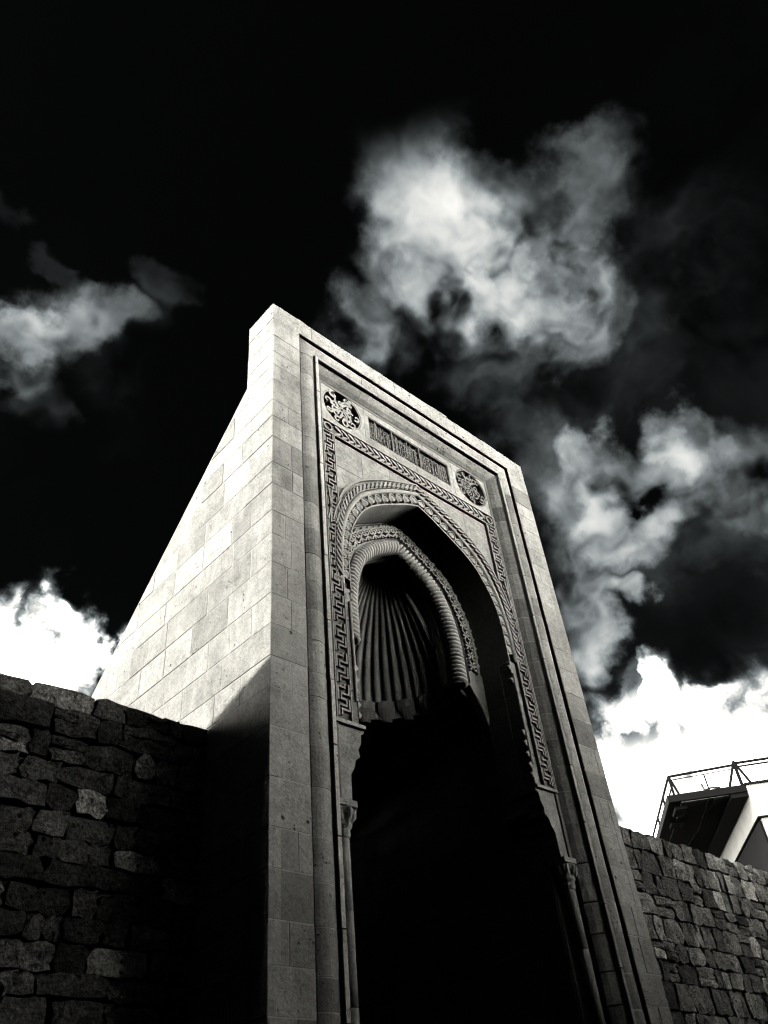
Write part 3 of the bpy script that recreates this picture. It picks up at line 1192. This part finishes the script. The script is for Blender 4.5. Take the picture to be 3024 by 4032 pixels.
# muqarnas cells under the flutes and the drum of the niche
for k in range(12):
    ph = math.pi * ((k + .5) / 12 - .5) * 1.04
    dph = math.pi * 1.04 / 12 * .44
    vs, fs = [], []
    for i, (zz, rr, wf) in enumerate(((6.12, NR + .03, 1.0), (6.06, NR - .07, 1.0), (5.98, NR - .05, .95), (5.90, NR + .0, .8), (5.85, NR + .03, .5))):
        for u in (-1, -.5, 0, .5, 1):
            an = ph + dph * u * wf
            r_ = rr + (.035 * u * u)
            vs.append((HX + r_ * math.sin(an), HY + r_ * math.cos(an), zz))
    for i in range(4):
        for q in range(4):
            a = i * 5 + q
            fs.append((a, a + 1, a + 6, a + 5))
    gpart('muqarnas_cell', vs, fs, M_CARVE, rnd.uniform(.75, 1.05))
vs, fs = [], []
for z in (5.88, 6.16):
    for k in range(25):
        ph = math.pi * (k / 24 - .5)
        vs.append((HX + (NR + .035) * math.sin(ph), HY + (NR + .035) * math.cos(ph), z))
fs = [(k, k + 1, k + 26, k + 25) for k in range(24)]
gpart('niche_drum', vs, fs, M_ASH, .8, True)
ring = [(HX + (NR + .03) * math.sin(math.pi * (.5 - k / 24)), HY + (NR + .03) * math.cos(math.pi * (.5 - k / 24))) for k in range(25)]
vs, fs = holed_plate([(.88, 3.44), (.88, .62), (1.2, .62), (1.2, HY)] + ring[::-1] + [(W - 1.2, HY), (W - 1.2, .62), (W - .88, .62), (W - .88, 3.44)], [], 5.88, 5.96, lambda u, v, h: (u, v, h))
gpart('chamber_ceiling', vs, fs, M_ASH, .8)
dl = MB()
for k in range(6):
    dl.box((1.55 + k * .232, 3.38, .02), (1.55 + k * .232 + .226, 3.43, 2.6))
gp(dl.build('plank_door', M_DARK, gate))
# ceiling strip closing the crown between mouldings and shell
vs, fs = prism([(CX - .9, 7.62), (CX + .9, 7.62), (CX + .9, 7.9), (CX - .9, 7.9)], FR, .60, 1.8)
gpart('crown_block', vs, fs, M_ASH, .8)

# -- jambs below the springing
for side in (-1, 1):
    def X(s):
        return s if side < 0 else W - s
    # jamb panel between key frame and opening, springing down to the impost
    zs = [4.72, 5.05, 5.40, 5.78, 6.16]
    for z0, z1 in zip(zs, zs[1:]):
        poly = [(X(.969), z0 + .003), (X(1.062), z0 + .003), (X(1.062), z1 - .003), (X(.969), z1 - .003)]
        vs, fs = prism(poly, FR, .186, .58, .004)
        gpart('jamb_block', vs, fs, M_ASH, tone_pick(.85, 1.05, .1))
    # thin engaged shaft and notched bosses on its edge
    sv = MB()
    tube([(X(1.045), .180, 4.95), (X(1.045), .180, 6.0)], .017, sv, 8)
    gp(sv.build('jamb_shaft', M_CARVE, gate, 1.0, True))
    for z_ in [6.08, 5.92, 5.30, 5.18, 5.06, 4.94, 4.84]:
        poly = [(X(1.055), z_ - .045), (X(1.085), z_ - .03), (X(1.105), z_), (X(1.085), z_ + .02), (X(1.055), z_ + .04)]
        vs, fs = prism(poly, FR, .178, .215, .008)
        gpart('notched_boss', vs, fs, M_CARVE, rnd.uniform(.85, 1.05))
    # inner reveal from jamb to the inner arch plate and below it
    zs = [0, .7, 1.4, 2.1, 2.7, 3.3, 3.9, 4.5, 5.1, 5.7, 6.2]
    for z0, z1 in zip(zs, zs[1:]):
        s1 = 1.075 if z0 >= 4.5 else .93
        poly = [(X(.88), z0 + .003), (X(s1), z0 + .003), (X(s1), z1 - .003), (X(.88), z1 - .003)]
        vs, fs = prism(poly, FR, .34, .62, .004)
        gpart('reveal_block', vs, fs, M_ASH, tone_pick(.7, 1.0, .2))
        if z0 < 5.6:
            poly = [(X(.86), z0 + .003), (X(.93), z0 + .003), (X(.93), z1 - .003), (X(.86), z1 - .003)]
            vs, fs = prism(poly, FR, .625, 3.44, .004)
            gpart('chamber_wall_block', vs, fs, M_ASH, tone_pick(.7, 1.0, .2))
    # pendentive carrying the inner arch, tapering to a point
    poly = [(X(1.076), 6.2), (X(1.076), 5.62), (X(1.11), 5.50), (X(1.17), 5.70), (X(1.25), 5.86), (X(1.33), 5.97), (X(1.36), 6.2)]
    vs, fs = prism(poly, FR, .588, .70, .012)
    gpart('pendentive', vs, fs, M_CARVE, 1.0)
    poly = [(X(.87), 6.2), (X(.87), 5.86), (X(1.20), 5.86), (X(1.34), 5.90), (X(1.42), 6.0), (X(1.42), 6.2)]
    vs, fs = prism(poly, FR, .70, .93)
    gpart('niche_cheek', vs, fs, M_ASH, .85)
    # corbelled impost block, stepping in towards the capital
    prof = [(KS0 - .03, 4.715), (1.095, 4.715), (1.095, 4.66), (1.06, 4.64), (1.055, 4.56), (1.02, 4.50), (1.035, 4.44), (.985, 4.40), (.965, 4.33), (.925, 4.27), (.92, 4.04), (KS0 - .03, 4.04)]
    vs, fs = prism([(X(s), z) for s, z in prof], FR, .172, .50)
    gpart('impost_block', vs, fs, M_ASH, .88)
    vs, fs = prism([(X(.757), 4.685), (X(1.10), 4.685), (X(1.10), 4.72), (X(.757), 4.72)], FR, .140, .24, .006)
    gpart('impost_fillet', vs, fs, M_ASH, 1.15)
    # capital with facets over a colonnette
    vs, fs = prism([(X(.745), 3.985), (X(.935), 3.985), (X(.935), 4.035), (X(.745), 4.035)], FR, .125, .33, .006)
    gpart('capital_abacus', vs, fs, M_CARVE, 1.1)
    cxx, cyy = X(.838), .215
    rings = [(3.982, .088), (3.93, .092), (3.875, .070), (3.845, .078), (3.82, .060), (3.79, .064), (3.76, .056)]
    vs, fs = [], []
    for z, r in rings:
        for k in range(12):
            q = 2 * math.pi * k / 12
            rr = r * (1.0 + (.16 if k % 2 else -.02) * (1 if z > 3.86 else 0))
            vs.append((cxx + rr * math.cos(q), cyy + rr * math.sin(q), z))
    for i in range(len(rings) - 1):
        for k in range(12):
            fs.append((i * 12 + k, i * 12 + (k + 1) % 12, (i + 1) * 12 + (k + 1) % 12, (i + 1) * 12 + k))
    cap = gpart('capital', vs, fs, M_CARVE, 1.0)
    for k in range(5):
        a = math.pi * (1.0 + k / 4)
        lf = [(cxx + .085 * math.cos(a + da) * f_, cyy + .085 * math.sin(a + da) * f_ - .004, z) for da, f_, z in ((-.28, 1.0, 3.86), (0, 1.3, 3.90), (.28, 1.0, 3.86), (.16, 1.25, 3.95), (0, 1.35, 3.978), (-.16, 1.25, 3.95))]
        mesh('capital_leaf', lf, [(0, 1, 5), (1, 2, 3), (1, 3, 4), (1, 4, 5)], M_CARVE, cap, 1.1)
    zs = [0.0, .35, 1.1, 1.9, 2.65, 3.25, 3.757]
    for z0, z1 in zip(zs, zs[1:]):
        vs, fs = [], []
        for z in (z0 + .003, z1 - .003):
            for k in range(12):
                q = 2 * math.pi * k / 12
                vs.append((cxx + .052 * math.cos(q), cyy + .052 * math.sin(q), z))
        fs = [(k, (k + 1) % 12, (k + 1) % 12 + 12, k + 12) for k in range(12)] + [tuple(range(12, 24)), tuple(reversed(range(12)))]
        gpart('colonnette_drum', vs, fs, M_CARVE, rnd.uniform(.8, 1.1), True)
    # interlaced straps where the key frame meets the arch
    for pts in ([(.80, 6.9), (.85, 7.1), (.87, 7.34)], [(.865, 6.92), (.91, 7.08), (.985, 7.26)], [(.835, 6.86), (.85, 7.06), (.82, 7.36)], [(.90, 6.88), (.945, 7.03), (1.02, 7.16)]):
        vs, fs = ribbon([(X(s), z) for s, z in pts], .016, FR, .136, .18)
        mesh('interlace_strap', vs, fs, M_CARVE, keyf, 1.0)
for o in list(gate.children):
    pass
# children of parts use world coordinates too: parts sit at the gateway's origin offset
bpy.context.view_layer.update()


# ------------------------------------------------------------------ rubble walls either side
def rubble_stone(x0, x1, z0, z1, yf, r, depth=.16):
    """an irregular, rounded facing stone, front towards -y"""
    nx = 4 if x1 - x0 > .3 else 3
    nz = 3
    cx, cz = (x0 + x1) / 2, (z0 + z1) / 2
    prot = r.uniform(.0, .03)
    vs, fs = [], []
    cor = [r.uniform(0, .14) for _ in range(4)]
    for j in range(nz + 1):
        for i in range(nx + 1):
            u, v = i / nx * 2 - 1, j / nz * 2 - 1
            # round the corners
            q = max(0, abs(u) - .45) * max(0, abs(v) - .35)
            k = 1 - q * (.05 + cor[(u > 0) + 2 * (v > 0)] * 3.2) * .7
            px = cx + u * k * (x1 - x0) / 2 + r.uniform(-.022, .022)
            pz = cz + v * k * (z1 - z0) / 2 + r.uniform(-.016, .016)
            edge = i in (0, nx) or j in (0, nz)
            py = yf - prot + (.008 if edge else 0) + r.uniform(-.013, .013)
            vs.append((px, py, pz))
    for j in range(nz):
        for i in range(nx):
            a = j * (nx + 1) + i
            fs.append((a, a + 1, a + nx + 2, a + nx + 1))
    rim = [i for i in range(nx + 1)] + [(j + 1) * (nx + 1) + nx for j in range(nz)] + [nz * (nx + 1) + nx - 1 - i for i in range(nx)] + [(nz - 1 - j) * (nx + 1) for j in range(nz - 1)]
    k0 = len(vs)
    for i in rim:
        vs.append((vs[i][0], yf + depth, vs[i][2]))
    n = len(rim)
    for i in range(n):
        j = (i + 1) % n
        fs.append((rim[j], rim[i], k0 + i, k0 + j))
    return vs, fs


def rubble_wall(name, label, x0, x1, yf, ztop, rows, wr, seed, vis, gap=.006, tones=(.35, 1.15)):
    """vis(x, z) -> True where stones are built singly; the rest is one mass"""
    r = random.Random(seed)
    root = empty(name, ((x0 + x1) / 2, yf + .3, 0), label, 'wall', 'rubble walls beside the gateway')
    inv = Matrix.Translation((-(x0 + x1) / 2, -(yf + .3), 0))
    root['kind'] = 'thing'
    c = MB()
    c.box((x0, yf + .055, 0), (x1, yf + .62, ztop - .04))
    c.build('wall_core', M_EARTH, root).matrix_parent_inverse = inv
    rest = MB()
    z = ztop
    row = 0
    while z > .02:
        h = r.uniform(*rows)
        zb = max(0, z - h)
        if zb < .1:
            zb = 0
        x = x0 + (r.uniform(0, .2) if row else 0)
        while x < x1 - .03:
            w = r.uniform(*wr)
            if r.random() < .18:
                w *= .55
            xe = min(x1, x + w)
            if x1 - xe < .1:
                xe = x1
            top = z - gap + (r.uniform(-.012, .006) if row == 0 else r.uniform(-.006, .006))
            split = h > .2 and r.random() < .16 and w > .2
            parts = [(zb + gap, top)]
            if split:
                zm = zb + h * r.uniform(.4, .6)
                parts = [(zb + gap, zm - gap * .6), (zm + gap * .6, top)]
            for a, b in parts:
                vs, fs = rubble_stone(x + gap, xe - gap, a, b, yf, r)
                if vis((x + xe) / 2, (a + b) / 2):
                    t = r.uniform(*tones)
                    if r.random() < .12:
                        t = r.uniform(1.0, 1.7)
                    mesh('facing_stone', vs, fs, M_RUBBLE, root, t).matrix_parent_inverse = inv
                else:
                    rest.add(vs, fs)
            x = xe
        z = zb
        row += 1
    if rest.v:
        o = rest.build('facing_stones', M_RUBBLE, root, .75)
        o.matrix_parent_inverse = inv
        o['kind'] = 'stuff'
    # rough top bed
    n = int((x1 - x0) / .35)
    for k in range(n):
        a = x0 + (x1 - x0) * k / n
        b = x0 + (x1 - x0) * (k + 1) / n
        pts = [(a + .005, ztop - .05), (b - .005, ztop - .05), (b - .005, ztop + r.uniform(.0, .02)), ((a + b) / 2, ztop + r.uniform(.002, .016)), (a + .005, ztop + r.uniform(.0, .02))]
        vs, fs = prism(pts, FR, yf + .05 + r.uniform(-.03, .03), yf + .60, .01)
        mesh('top_stone', vs, fs, M_RUBBLE, root, r.uniform(.2, .5)).matrix_parent_inverse = inv
    return root


YW = 0.85
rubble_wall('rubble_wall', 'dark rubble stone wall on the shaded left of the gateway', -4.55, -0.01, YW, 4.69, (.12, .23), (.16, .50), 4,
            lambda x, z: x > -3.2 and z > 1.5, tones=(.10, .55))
rubble_wall('rubble_wall', 'rubble stone wall of small blocks below the modern balcony building', W + .01, 15.5, YW, 5.0, (.20, .29), (.17, .42), 9,
            lambda x, z: x < 9.6 and z > 2.3, gap=.009, tones=(.15, .9))

# ------------------------------------------------------------------ modern building beyond the right-hand wall
S = 1.75
O3 = Vector((-3.226 + (17.126 + 3.226) * S, -4.4546 + (5.6725 + 4.4546) * S, 1.6 + (9.2964 - 1.6) * S))
AD = Vector((0.78596, 0.61828, 0))
BD = Vector((0.61828, -0.78596, 0))
bld = empty('modern_building', (O3.x, O3.y, 0), 'modern plastered building with a railed roof terrace behind the wall', 'building')
BM = Matrix(((BD.x, AD.x, 0, O3.x), (BD.y, AD.y, 0, O3.y), (0, 0, 1, O3.z), (0, 0, 0, 1)))      # local: x along the front, y away, z up


def bpart(name, boxes, mat, parent=None):
    mb = MB()
    for a, b in boxes:
        mb.box([c * S for c in a], [c * S for c in b])
    mb.v = [tuple(BM @ Vector(p)) for p in mb.v]
    o = mb.build(name, mat, parent or bld)
    if parent is None:
        o.matrix_parent_inverse = Matrix.Translation((-O3.x, -O3.y, 0))
    return o


def bbar(name, a, b, t, mat, parent=None):
    a, b = Vector(a) * S, Vector(b) * S
    d = (b - a).normalized()
    n1 = d.cross(Vector((0.3, 0.2, 1)) if abs(d.z) < .9 else Vector((1, 0.1, 0))).normalized()
    n2 = d.cross(n1)
    vs = []
    for p in (a, b):
        for k in range(6):
            q = 2 * math.pi * k / 6
            vs.append(tuple(BM @ (p + n1 * t * S * math.cos(q) + n2 * t * S * math.sin(q))))
    fs = [(k, (k + 1) % 6, (k + 1) % 6 + 6, k + 6) for k in range(6)] + [tuple(range(6, 12)), tuple(reversed(range(6)))]
    o = mesh(name, vs, fs, mat, parent or bld)
    if parent is None:
        o.matrix_parent_inverse = Matrix.Translation((-O3.x, -O3.y, 0))
    return o


GZ = -O3.z / S
bpart('terrace_slab', [((0.0, 0, -.09), (2.05, 7.5, .09))], M_DARK)
bpart('soffit_panel', [((.34, .10, -.105), (1.60, 5.6, -.092))], M_PLASTER)
bpart('soffit_beam', [((1.62, .06, -.20), (2.055, 7.4, -.092))], M_DARK)
bpart('soffit_lamp', [((.18, .35, -.19), (.50, .95, -.106))], M_DARK)
bpart('soffit_lamp', [((.20, 1.55, -.17), (.56, 1.95, -.106))], M_DARK)
bpart('rear_wall', [((.2, 6.4, GZ), (7.2, 9.0, -.08))], M_PLASTER)
bpart('bay_wall', [((2.07, 0.0, -.77), (7.0, 6.35, .055))], M_WHITEPL)
bpart('bay_sill', [((2.06, -.03, -.80), (7.0, 6.3, -.772))], M_DARK)
bpart('lower_wall', [((2.16, .05, GZ), (7.0, 6.39, -.81))], M_WHITEPL)
bpart('lower_side_cladding', [((2.10, .16, GZ), (2.158, 6.39, -.83))], M_DARK)
bpart('roof_edge', [((2.04, -.04, .06), (7.05, 7.5, .12))], M_DARK)
win = bpart('window', [((3.3, -.012, -.6), (4.4, .02, -.1))], M_DARK)
bpart('window_frame', [((3.26, -.03, -.64), (4.44, -.013, -.6)), ((3.26, -.03, -.1), (4.44, -.013, -.06))], M_SLAT, win)
rl_ = bbar('top_rail', (.2, .05, .60), (2.0, .05, .66), .034, M_DARK)
bbar('top_rail', (2.0, .05, .70), (6.8, .05, .72), .036, M_DARK)
bbar('mid_rail', (.2, .05, .50), (2.0, .05, .56), .014, M_DARK)
bbar('mid_rail', (2.0, .05, .60), (6.8, .05, .62), .026, M_DARK)
bbar('side_rail', (.2, .05, .60), (.2, 7.2, .60), .034, M_DARK)
bbar('side_rail', (.22, .05, .34), (.22, 7.2, .34), .022, M_DARK)
for y_ in (0.05, 1.6, 3.2, 4.8, 6.4):
    bbar('rail_post', (.2, y_, .06), (.2, y_, .60), .034, M_DARK)
bbar('rail_post', (.34, .05, .06), (.21, .05, .60), .032, M_DARK)
bbar('rail_post', (1.13, .05, .06), (1.13, .05, .54), .022, M_DARK)
bbar('rail_post', (2.0, .05, .06), (2.0, .05, .76), .045, M_DARK)
bbar('rail_brace', (1.66, .05, .07), (1.98, .05, .70), .036, M_DARK)
bbar('rail_brace', (2.25, .05, .10), (2.02, .05, .70), .036, M_DARK)
for k in range(24):
    x_ = 2.30 + k * .19
    bbar('baluster', (x_, .055, .10), (x_ + .02, .055, .61), .011 if k % 2 else .016, M_SLAT)
bpart('glass_panel', [((.24, .06, .08), (1.12, .07, .50))], M_GLASS)
bpart('glass_panel', [((1.15, .06, .08), (1.95, .07, .53))], M_GLASS)
for a, b in (((1.0, .10, .30), (1.04, .12, .06)), ((1.02, .12, .12), (1.2, .12, .17)), ((1.2, .12, .17), (1.45, .12, .14)), ((1.04, .2, -.12), (1.10, 2.4, -.12)), ((1.10, 2.4, -.12), (.86, 4.6, -.12)), ((1.22, .15, -.12), (1.12, 2.4, -.12))):
    bbar('cable', a, b, .024, M_DARK)

# ------------------------------------------------------------------ unseen blocks added to cast shade and limit sky light, built as houses
def house(name, label, x0, x1, y0, y1, prof, wins, tone):
    """prof: (z at y0, z at y1); wins: list of (axis side, centre, sill)"""
    root = empty(name, ((x0 + x1) / 2, (y0 + y1) / 2, 0), label, 'building')
    inv = Matrix.Translation((-(x0 + x1) / 2, -(y0 + y1) / 2, 0))
    za, zb = prof
    vs = [(x0, y0, 0), (x1, y0, 0), (x1, y1, 0), (x0, y1, 0), (x0, y0, za), (x1, y0, za), (x1, y1, zb), (x0, y1, zb)]
    fs = [(0, 3, 2, 1), (4, 5, 6, 7), (0, 1, 5, 4), (1, 2, 6, 5), (2, 3, 7, 6), (3, 0, 4, 7)]
    mesh('wall', vs, fs, M_WALL, root, tone).matrix_parent_inverse = inv
    for ax, p, sill in wins:
        mb = MB()
        if ax == 'x+':
            mb.box((x1 + .002, p - .45, sill), (x1 + .03, p + .45, sill + 1.5))
        elif ax == 'y+':
            mb.box((p - .5, y1 + .002, sill), (p + .5, y1 + .03, sill + 1.6))
        w_ = mb.build('window', M_DARK, root)
        w_.matrix_parent_inverse = inv
        sb = MB()
        if ax == 'x+':
            sb.box((x1 + .002, p - .55, sill - .12), (x1 + .10, p + .55, sill - .01))
        else:
            sb.box((p - .6, y1 + .002, sill - .12), (p + .6, y1 + .10, sill - .01))
        mesh('sill', sb.v, sb.f, M_WALL, w_, tone)
    return root


# shed-roofed block added out of view: shades the flank foot and left-hand wall
HXE = -4.6
tS = -HXE / -to_sun.x
yE = to_sun.y * tS
zE = 4.97 + to_sun.z * tS
slope = (4.97 - 4.72) / 0.85
house('shed_shade_caster', 'unseen sloping-roofed block added on the left to shade the flank', -11.0, HXE, yE - .02, 7.5,
      (zE, zE - slope * (7.5 - yE)), [('x+', 2.2, 2.2), ('x+', 4.8, 2.2)], .6)
house('tall_light_blocker', 'tall unseen block added opposite the gateway to cut light from the left', -24.0, -3.1, -22.0, -12.5, (16.0, 16.0),
      [('y+', -18 + 6 * k, 5.2) for k in range(3)], .6)  # added blocker: height set to hold back light from the left front
house('front_light_blocker', 'unseen block added facing the gateway, low enough to let light into the niche', -3.0, 7.0, -22.0, -12.6, (9.6, 9.6),
      [('y+', 1.5, 5.2), ('y+', 4.5, 5.2)], .6)  # added blocker: height tuned to light the shell and upper front
house('side_light_blocker', 'tall unseen block added on the left to keep sky light off the flank', -22.0, -12.0, -12.4, yE - .1, (17.0, 17.0), [('x+', -11, 4.5), ('x+', -7, 4.5)], .6)
house('side_light_blocker', 'unseen block added on the right to darken the lower front', 17.0, 27.0, -24.0, -3.0, (9.5, 9.5), [], .6)  # both side blocks are added, sized to keep low sky light out
house('low_light_blocker', 'low unseen block added to close the light gap at the right', 7.2, 16.8, -23.0, -13.5, (6.9, 6.9), [('y+', 10, 4.0), ('y+', 13.5, 4.0)], .6)  # added to narrow the opening that lit the lower front
